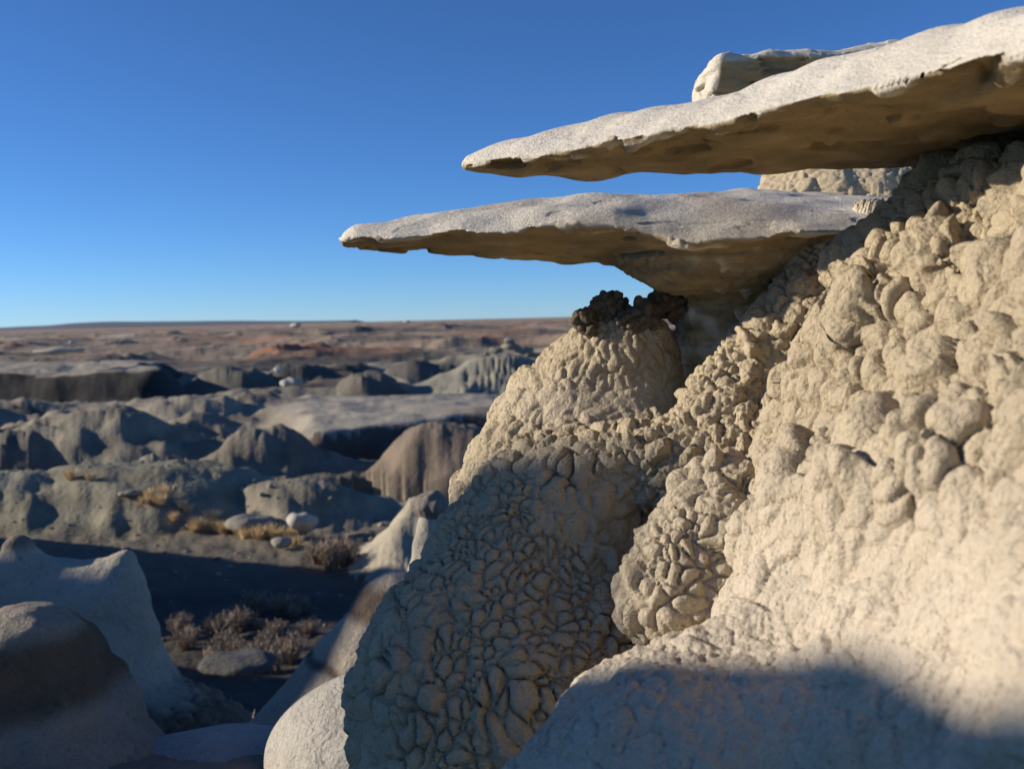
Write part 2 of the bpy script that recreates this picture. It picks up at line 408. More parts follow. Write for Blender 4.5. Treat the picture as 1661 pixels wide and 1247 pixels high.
# crumbs of white crust hanging under the lit rims
sel = own == 2; DISP[sel] += .004 * sstep(.1, .5, noise(V[sel], .03, 66))
h_, _ = pillow(ped, .05, .014, 18, rnd=.5, crack=.004); DISP[ped] = h_
rim = np.zeros(len(V), np.float32)
for w_, fr_, deep in ((0, slab_low.front, .10), (1, slab_up.front, .16)):
    sel = own == w_; back_ = V[sel, 1] - np.interp(V[sel, 0], fr_[:, 0], fr_[:, 1])
    cr = sstep(.0, .3, fbm(V[sel] * np.array([.7, .7, 1.3]), .06, 3, 640 + w_)) * sstep(deep, deep * .15, back_) * (NRM[sel, 2] < .1)
    rim[sel] = cr; DISP[sel] += .010 * cr
st = stem & (NRM[:, 2] < .3); rim[st] = sstep(.15, .35, fbm(V[st], .05, 3, 650)) * sstep(.10, .0, np.abs(U_[st] - 1130 - (V_[st] - 400) * .9) / 400) * (V_[st] < 485); DISP[st] += .012 * rim[st]
und = isw & (NRM[:, 2] < -.2); sh = fbm(V[und] * np.array([.45, .45, 3.0]), .09, 3, 660); DISP[und] -= .016 * sstep(.12, .2, sh); sc = isw & (NRM[:, 2] > .2); DISP[sc] -= .003 * sstep(.42, .50, fbm(V[sc] * np.array([.4, 1.2, 1.6]), .06, 2, 661))
DISP += fbm(V, .024, 2, 70) * .004 * ~isw
V = V + NRM * DISP[:, None]
# mineral colours: buff clay, white salt crust over the slabs' weathered skin, brown sandstone below with some of its shade put into the colour
base = np.tile(np.array([.505, .415, .28], np.float32), (len(V), 1))
crust = np.array([.66, .60, .495], np.float32); brown = np.array([.35, .27, .155], np.float32); pale = np.array([.60, .51, .385], np.float32)
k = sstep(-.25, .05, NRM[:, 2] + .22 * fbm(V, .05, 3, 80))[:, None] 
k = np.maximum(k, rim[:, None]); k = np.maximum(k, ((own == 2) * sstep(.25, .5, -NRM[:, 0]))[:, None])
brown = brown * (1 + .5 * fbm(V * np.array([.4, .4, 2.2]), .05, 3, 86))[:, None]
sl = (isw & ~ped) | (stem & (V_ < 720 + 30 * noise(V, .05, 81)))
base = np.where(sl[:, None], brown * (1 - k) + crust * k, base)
tan = np.array([.42, .345, .27], np.float32)
kt = (sstep(.05, .5, fbm(V, .2, 3, 84)) * (own == 0) * sstep(.2, .6, NRM[:, 2]))[:, None]
base = base * (1 - .6 * kt) + tan * .6 * kt
kp = (sstep(600, 1000, V_) * (own == PI['clay_wall']) + sstep(600, 1000, V_) * (own == PI['clay_lump']) + smooth_patch * (own == PI['clay_spur']) * .9 + .35 * (own == PI['clay_bulge']))[:, None].clip(0, 1)
base = base * (1 - kp) + pale * kp
base *= (1 + .12 * fbm(V, .3, 3, 88))[:, None]
FOOT = (float(V[:, 0].mean()), float(V[:, 1].mean()), float(V[:, 2].min()))
rock = empty('rock_formation', (0, 0, 0))
tag(rock, 'tall buff clay rock formation with two long sandstone wings jutting left against the sky', 'rock formation')
fown = own[F[:, 0]]
fid = ID[F[:, 0]].astype(np.int64)
fid = np.where(fid > 0, fid * 16 + fown, 0)
# the largest nodules on screen become pieces of their own
fc = V[F].mean(1); fn = np.cross(V[F[:, 2]] - V[F[:, 0]], V[F[:, 3]] - V[F[:, 1]]) * .5
dd = fc @ FWD; scr = np.maximum(-(fn * fc).sum(1), 0) / np.maximum(dd, .3) ** 3
fu = CU + FPX * (fc @ RGT) / dd; fv = CV - FPX * (fc @ UPV) / dd
scr = scr * ((fu > 0) & (fu < 1661) & (fv > 0) & (fv < 1247) & np.isin(fown, (PI['clay_spur'], PI['clay_buttress'], PI['clay_slope'], PI['clay_bulge'], PI['clay_wall'])))
uid, inv = np.unique(fid, return_inverse=True)
area = np.bincount(inv, scr, len(uid)); area[uid == 0] = 0
top = np.argsort(-area)[:0 if QUICK else 300]
piece = np.isin(inv, top)
part_obj = {}
order = np.argsort(inv[piece], kind='stable'); fp = np.flatnonzero(piece)[order]
if len(fp):
    cuts = np.flatnonzero(np.diff(inv[fp])) + 1
    def one_piece(g):
        vs, q = np.unique(F[g], return_inverse=True); q = q.reshape(-1, 4); lab = np.arange(len(vs))
        while True:
            m = lab[q].min(1); new = lab.copy()
            for k_ in range(4): np.minimum.at(new, q[:, k_], m)
            if (new == lab).all(): break
            lab = new
        fl = lab[q[:, 0]]; return fl == np.bincount(fl).argmax()
    spare = {}; groups = []
    for grp in np.split(fp, cuts):
        ok = one_piece(grp); groups.append(grp[ok]); spare.setdefault(fown[grp[0]], []).append(grp[~ok])
    body = {i: np.concatenate([np.flatnonzero((fown == i) & ~piece)] + spare.get(i, [])) for i in range(len(PARTS))}
else: groups = []; body = {i: np.flatnonzero(fown == i) for i in range(len(PARTS))}
for i, (n, _, _) in enumerate(PARTS):
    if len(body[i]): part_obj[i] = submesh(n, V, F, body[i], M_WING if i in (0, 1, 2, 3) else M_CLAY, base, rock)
if groups:
    for grp in groups:
        submesh('clay_nodule', V, F, grp, M_CLAY, base, part_obj[fown[grp[0]]])

# ------------------------------------------------------------------ dark clods perched under the lower wing
def sdf_rock(name, sdf, lo, hi, h, color, mat, disp=None, parent=None):
    v, f = surface_nets(sdf, lo, hi, h)
    n = vnormals(v, f)
    if disp is not None: v = v + n * disp(v, n)[:, None]
    return mesh_object(name, v, f, mat, color(v, n), parent)

def around(c, r):
    c = np.asarray(c); r = np.asarray(r) * np.ones(3); return c - r, c + r

rng = random.Random(4)
CLODS = [(946, 522, 3.30, .034, .046, 'small dark clod at the left end of the row under the lower wing'),
         (988, 504, 3.36, .068, .062, 'largest dark rough clod standing on the spur below the lower wing'),
         (1022, 520, 3.28, .038, .034, 'low dark clod between the largest clod and the squarish one'),
         (1046, 508, 3.27, .044, .052, 'squarish grey clod in the middle of the row under the wing'),
         (1080, 490, 3.36, .056, .056, 'dark clod at the right end of the row touching the wing stem')]
def dark_rock(v, n):
    return np.array([.17, .135, .095], np.float32) * (1 + .25 * fbm(v, .05, 3, 90))[:, None]
for i, (u, v_, d, rx, rz, lab) in enumerate(CLODS):
    c = P(u, v_, d)
    def f(p, c=c, rx=rx, rz=rz, i=i):
        b = s_ell(p, c, (rx, rx * .9, rz))
        b = smin(b, s_ell(p, c + np.array([rx * .45, -.01, -rz * .45]), (rx * .7, rx * .7, rz * .7)), .01)
        return b + waves(p, .06, 100 + i) * .006
    o = sdf_rock('rock_clod', f, *around(c, rx * 1.9), .008 if QUICK else .005, dark_rock, M_CLAY,
                 lambda v, n, i=i: (np.sqrt(np.clip((lambda w: w[1] - w[0])(worley(v, .035, 110 + i)) * 1.5, 0, 1)) - .5) * .024 + fbm(v, .02, 2, 120 + i) * .008)
    tag(o, lab, 'clod', 'dark clods in a row under the lower wing')

# ------------------------------------------------------------------ badlands terrain
def hz(u): return 534 - .0237 * u                                   # the horizon's row at column u
def ground_at(u, v, d):
    """world x, y, z of a picture point at distance y = d"""
    p = P(u, v, 1.0); return p * (d / p[1])

FLOOR_Y = [0, 3, 5, 7, 9, 12, 16, 22, 34, 42, 55, 66, 80, 110, 160, 260, 500, 1000, 3000, 15000]
FLOOR_Z = [-1.65, -1.82, -2.1, -3.0, -4.0, -5.3, -6.4, -6.75, -6.8, -7.6, -7.9, -7.7, -7.4, -8.0, -8.6, -9.0, -9.6, -11, -13.5, -16]
# label, u, v of the top, distance, half width (m, left / right), half depth (m), crown exponent, colour
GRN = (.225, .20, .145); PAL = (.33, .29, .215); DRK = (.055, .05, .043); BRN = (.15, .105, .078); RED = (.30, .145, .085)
HILLS = [
    ('broad grey-green clay mound nearest in the valley', 235, 748, 37, 9.0, 6.0, 5.0, 2.3, (.25, .23, .165)),
    ('grey clay shoulder at the left edge beside the broad mound', 10, 762, 36, 7.5, 6.5, 4.0, 2.2, (.25, .23, .165)),
    ('smaller clay mound right of the broad mound', 482, 774, 35, 2.6, 3.4, 3.0, 2.2, GRN),
    ('tall grey mound with a shaded right face at mid left', 165, 652, 62, 6.5, 6.5, 6, 1.6, GRN),
    ('pale ridge behind the tall grey mound', 305, 638, 78, 6, 5.5, 5, 1.5, PAL),
    ('striped conical mound left of the dark cliff', 415, 680, 53, 4.2, 5.0, 5, 1.4, (.19, .165, .125)),
    ('brown capped knob at the right end of the dark cliff', 722, 678, 52, 3.4, 4.6, 4.0, 2.0, (.19, .15, .11)),
    ('dark mound at the left edge below the cliff band', 18, 690, 48, 2.6, 3.0, 3, 1.6, (.13, .12, .10)),
    ('low dark dome between the two left mounds', 240, 727, 46, 1.5, 1.6, 1.6, 1.8, GRN),
    ('low dark dome beside the striped mound', 300, 742, 44, 2.2, 2.5, 1.8, 1.8, GRN),
    ('pale green mound behind the small capped hoodoo', 672, 800, 28, 1.6, 3.0, 2.5, 1.4, PAL),
    ('gullied grey butte crowned with rubble', 822, 566, 110, 12, 8.5, 9, 1.25, (.27, .255, .20)),
    ('rounded dark mound left of the gullied butte', 592, 598, 106, 3.6, 4.2, 4, 2.4, (.14, .125, .10)),
    ('dark hill behind the rounded mound', 690, 580, 128, 6, 7, 6, 1.8, (.12, .11, .09)),
    ('dark hill on the left of the far row', 480, 585, 135, 6, 7, 6, 1.8, (.13, .12, .10)),
    ('dark hill in the middle of the far row', 380, 588, 128, 7, 6, 6, 1.8, (.14, .13, .105)),
]
ys = np.exp(np.linspace(math.log(3.2), math.log(14000), 300 if QUICK else 700))
sv = np.concatenate([np.linspace(-1.75, -.57, 60)[:-1], np.linspace(-.57, .14, 240 if QUICK else 540), np.linspace(.14, 1.3, 50)[1:]])
Yg, Sg = np.meshgrid(ys, sv, indexing='ij'); Xg = Yg * Sg
T = np.stack([Xg.ravel(), Yg.ravel(), np.zeros(Xg.size)], 1); X, Y = T[:, 0], T[:, 1]
Ub = CU + FPX * Sg.ravel()                                           # rough picture column
LT = np.stack([X / Y, np.log(Y), 0 * X], 1)
wx = T + np.stack([fbm(LT, .05, 3, 201), fbm(LT, .05, 3, 202), np.zeros(len(T))], 1) * (Y * .012)[:, None]
z = np.interp(Y, FLOOR_Y, FLOOR_Z)
col = np.tile(np.array([.21, .18, .13], np.float32), (len(T), 1))
def paint(mask, c):
    global col
    m = np.clip(mask, 0, 1).astype(np.float32)[:, None]; col = col * (1 - m) + np.array(c, np.float32) * m
hl = np.full(len(T), -1)
# interlocking eroded ridges and gullies of every size between the named hills
def ridged(p, scale, octv, seed):
    a, t = 1.0, 0.0; out = np.zeros(len(p), np.float32); w = np.ones(len(p), np.float32)
    for o in range(octv):
        n = (1 - np.abs(noise(p, scale / 2.1 ** o, seed + 13 * o))) ** 2; out += a * n * w; t += a; w = np.clip(n * 1.4, 0, 1); a *= .5
    return out / t
for cell, y0, y1, amp, sd in ((10, 38, 105, 1.1, 1), (20, 60, 200, 1.6, 2), (40, 130, 420, 2.6, 3), (75, 260, 1300, 4.2, 4), (190, 700, 5000, 6.0, 5)):
    q = wx.copy(); q[:, 1] *= 1.25; q[:, 2] = 0
    near = (Y > y0) & (Y < y1)
    band = (sstep(y0, y0 * 1.25, Y) * (1 - sstep(y1 * .8, y1, Y)))[near]
    rg = ridged(q[near], cell, 4, 300 + sd)
    z[near] += amp * (rg - .35) * 1.5 * band
    tone = np.zeros(len(T)); tone[near] = fbm(wx[near], cell * 1.1, 3, 340 + sd) * band
    paint(sstep(.08, .2, tone), (.10, .088, .072)); paint(sstep(.1, .22, -tone), (.29, .25, .185))
# the pale plateau with the dark cliff in front of it
EDGE = Y - (60 + np.clip(X + 7, -9, 12) * 1.1) + 3.5 * fbm(wx, 9, 3, 8)
pl = sstep(430, 520, Ub + 40 * noise(T, 6, 5)) * sstep(0, 2.6, EDGE) * (1 - sstep(84, 96, Y))
z = z * (1 - pl) + (-6.5 + .5 * fbm(T, 9, 4, 9)) * pl
paint(pl, (.36, .32, .25)); paint(pl * sstep(.05, .35, fbm(wx * np.array([.5, 1, 1]), 5, 3, 12)) * .8, (.22, .17, .135))
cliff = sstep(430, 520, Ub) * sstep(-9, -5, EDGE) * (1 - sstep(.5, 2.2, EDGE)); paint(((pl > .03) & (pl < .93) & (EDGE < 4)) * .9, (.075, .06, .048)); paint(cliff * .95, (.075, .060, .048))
canyon = sstep(470, 540, Ub) * (1 - sstep(760, 800, Ub)) * sstep(38, 44, Y) * (1 - sstep(-2, 1, EDGE)); z -= canyon * 1.3
# the left mesa: a flat pale top over a black face
me_ = (1 - sstep(230, 300, Ub + 30 * noise(T, 8, 15))) * sstep(112, 121, Y + 4 * fbm(wx, 14, 3, 16)) * (1 - sstep(160, 185, Y))
z = z * (1 - me_) + (-5.2 + .9 * fbm(wx, 14, 4, 17)) * me_
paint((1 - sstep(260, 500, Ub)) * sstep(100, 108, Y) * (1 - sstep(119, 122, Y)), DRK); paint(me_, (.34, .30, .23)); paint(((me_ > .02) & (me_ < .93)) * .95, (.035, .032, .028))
paint(sstep(240, 300, Ub) * (1 - sstep(520, 640, Ub)) * sstep(104, 110, Y) * (1 - sstep(124, 128, Y)), (.085, .078, .066))
for i, (lab, u, v, d, wl_, wr_, wd, ex, c) in enumerate(HILLS):
    t = ground_at(u, v, d); dx = wx[:, 0] - t[0]; dy = wx[:, 1] - t[1]
    r = np.sqrt((dx / np.where(dx < 0, wl_, wr_)) ** 2 + (dy / wd) ** 2)
    near = r < 1.6
    ang = np.arctan2(dy, dx)[near]; rn = r[near]; tn = T[near]
    nrill = max(8, int(2 * math.pi * wl_ / 2.2)); pp = np.stack([np.cos(ang) * nrill / 6.3, np.sin(ang) * nrill / 6.3, np.full(len(ang), i * 7.)], 1)
    wl_m = .5 * (wl_ + wr_); rn = np.clip(rn * .80 + .22 * fbm(tn, wl_m * .8, 3, 460 + i) - .12 * (ridged(tn, wl_m * .7, 3, 480 + i) - .4), 0, 9)
    rill = (1 - np.abs(noise(pp, 1.0, 400 + i))) ** 2 * np.sin(np.pi * np.clip(rn, 0, 1))
    base_z = np.interp(t[1], FLOOR_Y, FLOOR_Z); hgt = t[2] - base_z
    prof = .5 + .5 * np.cos(np.pi * np.clip(rn, 0, 1) ** (ex * .72))
    zz = base_z + hgt * prof - hgt * (.06 if i < 3 else .16) * (1 - ridged(tn, wl_m * .38, 3, 470 + i)) * prof - hgt * (.13 if i == 11 else .05) * rill + hgt * .07 * fbm(tn, wl_ * .35, 5, 420 + i, .6)
    zz = np.where(rn < 1, zz, -99)
    up = zz > z[near]
    idx = np.flatnonzero(near)[up]; z[idx] = zz[up]; hl[idx] = i
    cc = np.array(c) * (1 + .22 * noise(np.stack([zz, 0 * zz, 0 * zz + i], 1)[up], hgt * .17, 440 + i))[:, None]
    col[idx] = cc
# red clinker knolls and the far plain
rk = np.exp(-((Y - 265) / 26) ** 2) * sstep(380, 430, Ub) * (1 - sstep(640, 690, Ub))
F1, _, _ = worley(wx, 10, 333, flat=True); z += rk * 1.9 * np.clip(1 - (F1 / .75) ** 2, 0, 1); paint(rk * 1.6 * (F1 < .62), RED)
paint(sstep(200, 330, Y) * (.55 + .45 * sstep(-.2, .2, fbm(LT, .08, 3, 21))) * (1 - rk), (.31, .235, .165))
far = fbm(np.stack([X / Y * 9, np.log(Y) * 16, 0 * X], 1), 1.0, 5, 23, .65)
paint(sstep(300, 500, Y) * sstep(.05, .25, far), (.13, .115, .10)); paint(sstep(230, 400, Y) * sstep(.15, .35, -far), (.32, .175, .11))
paint(sstep(700, 2500, Y) * .85, (.36, .265, .19)); paint(sstep(400, 800, Y) * sstep(.3, .45, fbm(np.stack([X / Y * 5, np.log(Y) * 9, 0 * X], 1), 1.0, 3, 29)), (.40, .34, .27))  # plain paler with distance: haze put into the ground colour
# hills out of frame on the left, whose shadow fills the near valley
for (hx, hy, hzt, rx, ry) in ((-27.5, 25.5, 1.7, 11.5, 9.5), (-24, 15.5, 1.2, 12, 10)):
    r = np.sqrt(((X - hx) / rx) ** 2 + ((Y - hy) / ry) ** 2)
    z = np.maximum(z, np.where(r < 1, -7 + (hzt + 7) * (1 - r ** 1.3) + .5 * fbm(T, 3, 3, 31), -99))
z += np.minimum(.0035 * Y, .25) * fbm(wx, 3.0, 4, 41) + np.clip(.004 * Y, .02, .3) * fbm(LT, .022, 3, 43) * (1 - pl) * (Y < 400)
paint((1 - sstep(22, 35, Y)) * .9 * (hl < 0), (.055, .049, .042))                # valley floor's deep shade put into the soil colour
paint(1 - sstep(6.0, 9, Y), (.24, .175, .125))                         # reddish sandy ground at the photographer's feet
T[:, 2] = z
nr, ncl = len(ys), len(sv)
ii = (np.arange(nr - 1)[:, None] * ncl + np.arange(ncl - 1)[None]).ravel()
TF = np.stack([ii, ii + 1, ii + ncl + 1, ii + ncl], 1)
fh = hl[TF].max(1)
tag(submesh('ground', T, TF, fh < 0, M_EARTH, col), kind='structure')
for i in range(len(HILLS)):
    if (fh == i).any(): tag(submesh('hill', T, TF, fh == i, M_EARTH, col), HILLS[i][0], kind='structure')
def floor_z(x, y):
    j = np.clip(np.searchsorted(ys, y), 1, nr - 1); k = np.clip(np.searchsorted(sv, x / y), 1, ncl - 1)
    Z = z.reshape(nr, ncl); return float(max(Z[j, k], Z[j - 1, k - 1], Z[j, k - 1], Z[j - 1, k])) if y < 60 else float(Z[j, k])

# two ridges added out of frame on the left, crests shaped so their shade lies over the foot of the formation and the near rocks
def shade_ridge(crest, half, foot, seed, vox, flare):
    pts = [np.array(c, float) for c in crest]
    def f(p):
        d = None
        for a, b in zip(pts[:-1], pts[1:]):
            q = s_cap(p * np.array([1, 1, .45]), a * np.array([1, 1, .45]), b * np.array([1, 1, .45]), half, half)
            d = q if d is None else smin(d, q, .15)
        for c in pts:
            d = smin(d, s_cap(p, c - np.array([0, 0, half * 2]), np.array([c[0], c[1], foot]), half, half * flare), .15)
        return d + waves(p, .9, seed) * .03
    lo = np.min(pts, 0) - np.array([half * flare * 1.3, half * flare * 1.3, 0]); hi = np.max(pts, 0) + np.array([half * flare * 1.3, half * flare * 1.3, half * 3]); lo[2] = foot
    return tag(sdf_rock('ridge', f, lo, hi, vox, lambda v, n: np.tile(np.array([.40, .345, .26], np.float32), (len(v), 1)), M_SMOOTH), kind='structure')
shade_ridge([(-8, .7, 1.66), (-8, 1.1, 1.58), (-8, 1.8, 1.36), (-8, 2.25, 1.15)], .35, -2.6, 71, .1, 2.0)
shade_ridge([(-24, 4.08, 6.2), (-24, 4.3, 6.0), (-24, 5.55, 2.6), (-24, 7.4, 4.9), (-24.5, 9.1, 3.25)], .5, -5.0, 72, .22, 5.0)

# ------------------------------------------------------------------ rocks standing in the near valley
WHT = np.array([.48, .42, .325], np.float32); BRB = np.array([.17, .12, .085], np.float32)
def strata(v, n, bands, base=WHT, seed=0, var=.12):
    c = np.tile(base, (len(v), 1)) * (1 + var * fbm(v, .5, 3, 500 + seed))[:, None]
    zz = v[:, 2] + .05 * fbm(v, .6, 3, 510 + seed)
    for z0, z1, cc, soft in bands:
        k = (sstep(z0 - soft, z0 + soft, zz) * (1 - sstep(z1 - soft, z1 + soft, zz)))[:, None]; c = c * (1 - k) + np.array(cc, np.float32) * k
    return c
HV = .05 if QUICK else .028
def zat(u, v, d): return float(P(u, v, d)[2])
# twin-peaked white hoodoo
def f(p):
    a = s_cap(p, P(140, 1000, 8.0), P(125, 1260, 8.0), .40, 1.25)
    r1 = s_cap(p, P(28, 890, 8.0), P(40, 1010, 8.0), .105, .42); r2 = s_cap(p, P(203, 908, 8.0), P(185, 1010, 8.0), .075, .30)
    d = smin(smin(r1, r2, .22), a, .25); d = smin(d, s_cap(p, P(30, 925, 8.0), P(200, 935, 8.0), .10, .10), .12)
    d = smin(d, s_ell(p, P(270, 1210, 7.7), (.70, .6, .42)), .2)
    return d + waves(p, .8, 81) * .025
zc = zat(200, 1105, 8)
o = sdf_rock('hoodoo', f, (-5.6, 6.3, -4.8), (-2.0, 9.4, -1.3), HV,
    lambda v, n: strata(v, n, [(-9, zc, (.20, .155, .11), .06), (zat(0, 890, 8), 9, (.24, .19, .145), .05)], seed=1), M_SMOOTH,
    lambda v, n: fbm(v, .35, 4, 82, .55) * .05 + (v[:, 2] < zc) * (np.sqrt(np.clip((lambda w: w[1] - w[0])(worley(v, .13, 83)) * 1.5, 0, 1)) - .5) * .06)
tag(o, 'white twin-peaked hoodoo in shade with a crumbly brown foot, at the left edge', 'hoodoo')
# brown banded rock in front of it
def f(p): return smin(s_ell(p, P(30, 1165, 5.0), (.48, .5, .57)), s_ell(p, P(40, 1330, 4.8), (.75, .7, .5)), .25) + waves(p, .6, 84) * .03
o = sdf_rock('boulder', f, (-3.6, 3.8, -3.3), (-1.6, 6, -1.1), HV,
    lambda v, n: strata(v, n, [(zat(60, 1115, 5), zat(60, 1015, 5), (.15, .105, .07), .05)], base=np.array([.33, .285, .225], np.float32), seed=2), M_SMOOTH, lambda v, n: fbm(v, .3, 4, 85, .6) * .06)
tag(o, 'rounded boulder with a dark brown band, cut off by the lower left corner', 'boulder')
# dark-banded rock beside the buttress
def f(p):
    d = s_cap(p, P(640, 1000, 6.0), P(600, 1250, 5.9), .27, .86); d = np.maximum(d, p[:, 2] - zat(620, 925, 6.0) - .03 * (p[:, 0] + .8))
    return d + waves(p, .7, 86) * .025
o = sdf_rock('hoodoo', f, (-2.2, 4.9, -3.4), (.4, 7, -1.2), HV,
    lambda v, n: strata(v, n, [(zat(560, 992, 6), zat(560, 947, 6), (.17, .125, .09), .03), (zat(560, 1062, 6), zat(560, 1052, 6), (.13, .10, .075), .015)], base=np.array([.44, .375, .285], np.float32), seed=3), M_SMOOTH, lambda v, n: fbm(v, .3, 4, 87, .6) * .04)
tag(o, 'sloping flat-topped hoodoo with a dark band below its crown, beside the cracked buttress', 'hoodoo')
def f(p): return smin(s_ell(p, P(615, 1235, 4.6), (.52, .42, .40)), s_ell(p, P(640, 1230, 4.5), (.5, .5, .35)), .1) + waves(p, .5, 88) * .015
o = sdf_rock('dome_rock', f, (-1.4, 3.9, -2.6), (.2, 5.2, -1.2), HV * .7, lambda v, n: strata(v, n, [], base=np.array([.47, .43, .36], np.float32), seed=4), M_SMOOTH)
tag(o, 'smooth pale dome rock with a sunlit patch, against the foot of the buttress', 'rock')
def f(p): return s_ell(p, P(365, 1250, 4.9), (.50, .35, .19)) + waves(p, .5, 89) * .02
o = sdf_rock('slab_rock', f, (-2.3, 4.2, -2.8), (-.7, 5.6, -1.7), HV * .7, lambda v, n: strata(v, n, [], base=np.array([.40, .375, .34], np.float32), seed=5), M_SMOOTH)
tag(o, 'low whitish slab rock lying at the bottom edge, left of the pale dome', 'rock')
def f(p): return s_ell(p, P(385, 1075, 12.5), (.50, .42, .10)) + waves(p, .5, 92) * .03
o = sdf_rock('slab_rock', f, *around(P(385, 1075, 12.5), (1, .9, .5)), .05, lambda v, n: strata(v, n, [], base=np.array([.12, .115, .105], np.float32), seed=6), M_SMOOTH)
tag(o, 'flat grey rock half buried in the dark gap between the hoodoos', 'rock')
# small capped hoodoo
hd = empty('hoodoo', P(690, 960, 9)); tag(hd, 'small pale hoodoo with a dark round capstone, peeking out left of the buttress', 'hoodoo')
def f(p): return s_cap(p, P(698, 845, 9.0), P(690, 1010, 9.0), .115, .24) + waves(p, .3, 93) * .012
o = sdf_rock('pillar', f, P(690, 900, 9) - np.array([.45, .4, .65]), P(690, 900, 9) + np.array([.45, .4, .4]), .025, lambda v, n: strata(v, n, [], base=np.array([.46, .42, .34], np.float32), seed=7), M_SMOOTH)
o.parent = hd; o.matrix_parent_inverse = Matrix.Translation(-Vector(P(690, 960, 9)))
def f(p): return s_ell(p, P(700, 820, 9.0), (.165, .16, .135)) + waves(p, .14, 94) * .014
o = sdf_rock('capstone', f, *around(P(700, 820, 9), .26), .014, lambda v, n: strata(v, n, [], base=np.array([.23, .20, .165], np.float32), seed=8), M_CLAY, lambda v, n: fbm(v, .05, 3, 95) * .012)
o.parent = hd; o.matrix_parent_inverse = Matrix.Translation(-Vector(P(690, 960, 9)))
# boulders farther out: u, v of the centre, distance, half sizes in pixels, tone, label
BOULD = [(490, 845, 31, 26, 15, (.40, .375, .31), 'whitish round boulder right of the dry grass row'),
         (457, 880, 29.5, 16, 10, (.33, .31, .26), 'small pale boulder below the grass row'),
         (405, 848, 32, 42, 14, (.25, .235, .19), 'wide low grey dome rock behind the grass row'),
         (212, 839, 33.5, 20, 5, (.27, .25, .2), 'flat pale stone at the foot of the broad mound'),
         (473, 621, 108, 19, 8, (.40, .38, .33), 'pale tilted block on the dark slope in the distance'),
         (451, 600, 112, 7, 5, (.48, .46, .42), 'tiny white block above the tilted block'),
         (95, 569, 123, 40, 6, (.38, .35, .29), 'flat pale caprock lying on the far left mesa'),
         (480, 528, 900, 9, 4, (.50, .46, .40), 'tiny pale outcrop just under the horizon'),
         (117, 556, 420, 6, 3, (.48, .45, .4), 'tiny white outcrop above the left mesa'),
         (660, 522, 1200, 6, 2.5, (.5, .46, .4), 'tiny pale speck of rock on the horizon plain')]
for i, (u, v_, d, hw, hh, c, lab) in enumerate(BOULD):
    p0 = ground_at(u, v_, d); rx, rz = hw * d / FPX, hh * d / FPX
    gz = floor_z(p0[0], p0[1]); p0 = np.array([p0[0], p0[1], max(p0[2], gz + rz * .15) if d < 60 else p0[2]])
    def f(p, p0=p0, rx=rx, rz=rz, i=i): return s_ell(p, p0, (rx, rx * .8, rz)) + waves(p, rx * 1.3, 700 + i) * rz * .22
    o = sdf_rock('boulder', f, *around(p0, (rx * 1.35, rx * 1.15, rz * 1.5)), min(rx / 9, rz / 4), lambda v, n, c=c: np.tile(np.array(c, np.float32), (len(v), 1)), M_EARTH)
    tag(o, lab, 'boulder')
CAPS = [(805, 566, 12, 5), (828, 560, 15, 6), (850, 566, 16, 6), (826, 551, 9, 5), (868, 574, 12, 4), (788, 573, 8, 3)]
for i, (u, v_, hw, hh) in enumerate(CAPS):
    d = 107.5; p0 = ground_at(u, v_ + 2, d); rx, rz = hw * d / FPX, hh * d / FPX
    def f(p, p0=p0, rx=rx, rz=rz, i=i): return s_ell(p, p0, (rx, rx * .8, rz)) + waves(p, rx, 720 + i) * rz * .3
    o = sdf_rock('caprock', f, *around(p0, (rx * 1.4, rx * 1.2, rz * 1.6)), rz / 4, lambda v, n: np.tile(np.array([.25, .225, .175], np.float32), (len(v), 1)), M_EARTH)
    tag(o, 'weathered blocks crowning the gullied butte', 'boulder', 'blocks crowning the gullied butte')

# far mountains on the left horizon, haze put into their bluish colour
mx_ = np.linspace(-16500, -4500, 90); mh = 20 + 110 * np.clip(np.exp(-((mx_ + 11800) / 2600) ** 2) + .55 * np.exp(-((mx_ + 8000) / 1800) ** 2), 0, 1) * (1 + .25 * noise(np.stack([mx_, 0 * mx_, 0 * mx_], 1), 900, 5))
mv = np.concatenate([np.stack([mx_, 0 * mx_ + 27000, 0 * mx_ - 60], 1), np.stack([mx_, 0 * mx_ + 29000, mh], 1), np.stack([mx_, 0 * mx_ + 32000, 0 * mx_ - 60], 1)])
n_ = len(mx_); mi = np.arange(n_ - 1); mf = np.concatenate([np.stack([mi, mi + 1, mi + 1 + n_, mi + n_], 1), np.stack([mi + n_, mi + 1 + n_, mi + 1 + 2 * n_, mi + 2 * n_], 1)])
tag(mesh_object('mountains', mv, mf, M_EARTH, np.tile(np.array([.16, .17, .19], np.float32), (len(mv), 1))), kind='structure')

# ------------------------------------------------------------------ dry grass tufts and twiggy shrubs
def plant_material(name, c0, c1):
    m = bpy.data.materials.new(name); m.use_nodes = True; nt = m.node_tree; N = nt.nodes; L = nt.links; b = N['Principled BSDF']
    b.inputs['Roughness'].default_value = .8
    tc = N.new('ShaderNodeTexCoord'); nz = N.new('ShaderNodeTexNoise'); nz.inputs['Scale'].default_value = 14; L.new(tc.outputs['Object'], nz.inputs['Vector'])
    cr = N.new('ShaderNodeValToRGB'); cr.color_ramp.elements[0].color = (*c0, 1); cr.color_ramp.elements[1].color = (*c1, 1)
    cr.color_ramp.elements[0].position = .35; cr.color_ramp.elements[1].position = .65
    L.new(nz.outputs['Fac'], cr.inputs[0]); L.new(cr.outputs[0], b.inputs['Base Color']); return m
M_STRAW = plant_material('dry_grass', (.58, .43, .23), (.80, .63, .38))
M_TWIG = plant_material('dry_twigs', (.20, .155, .11), (.40, .31, .22))
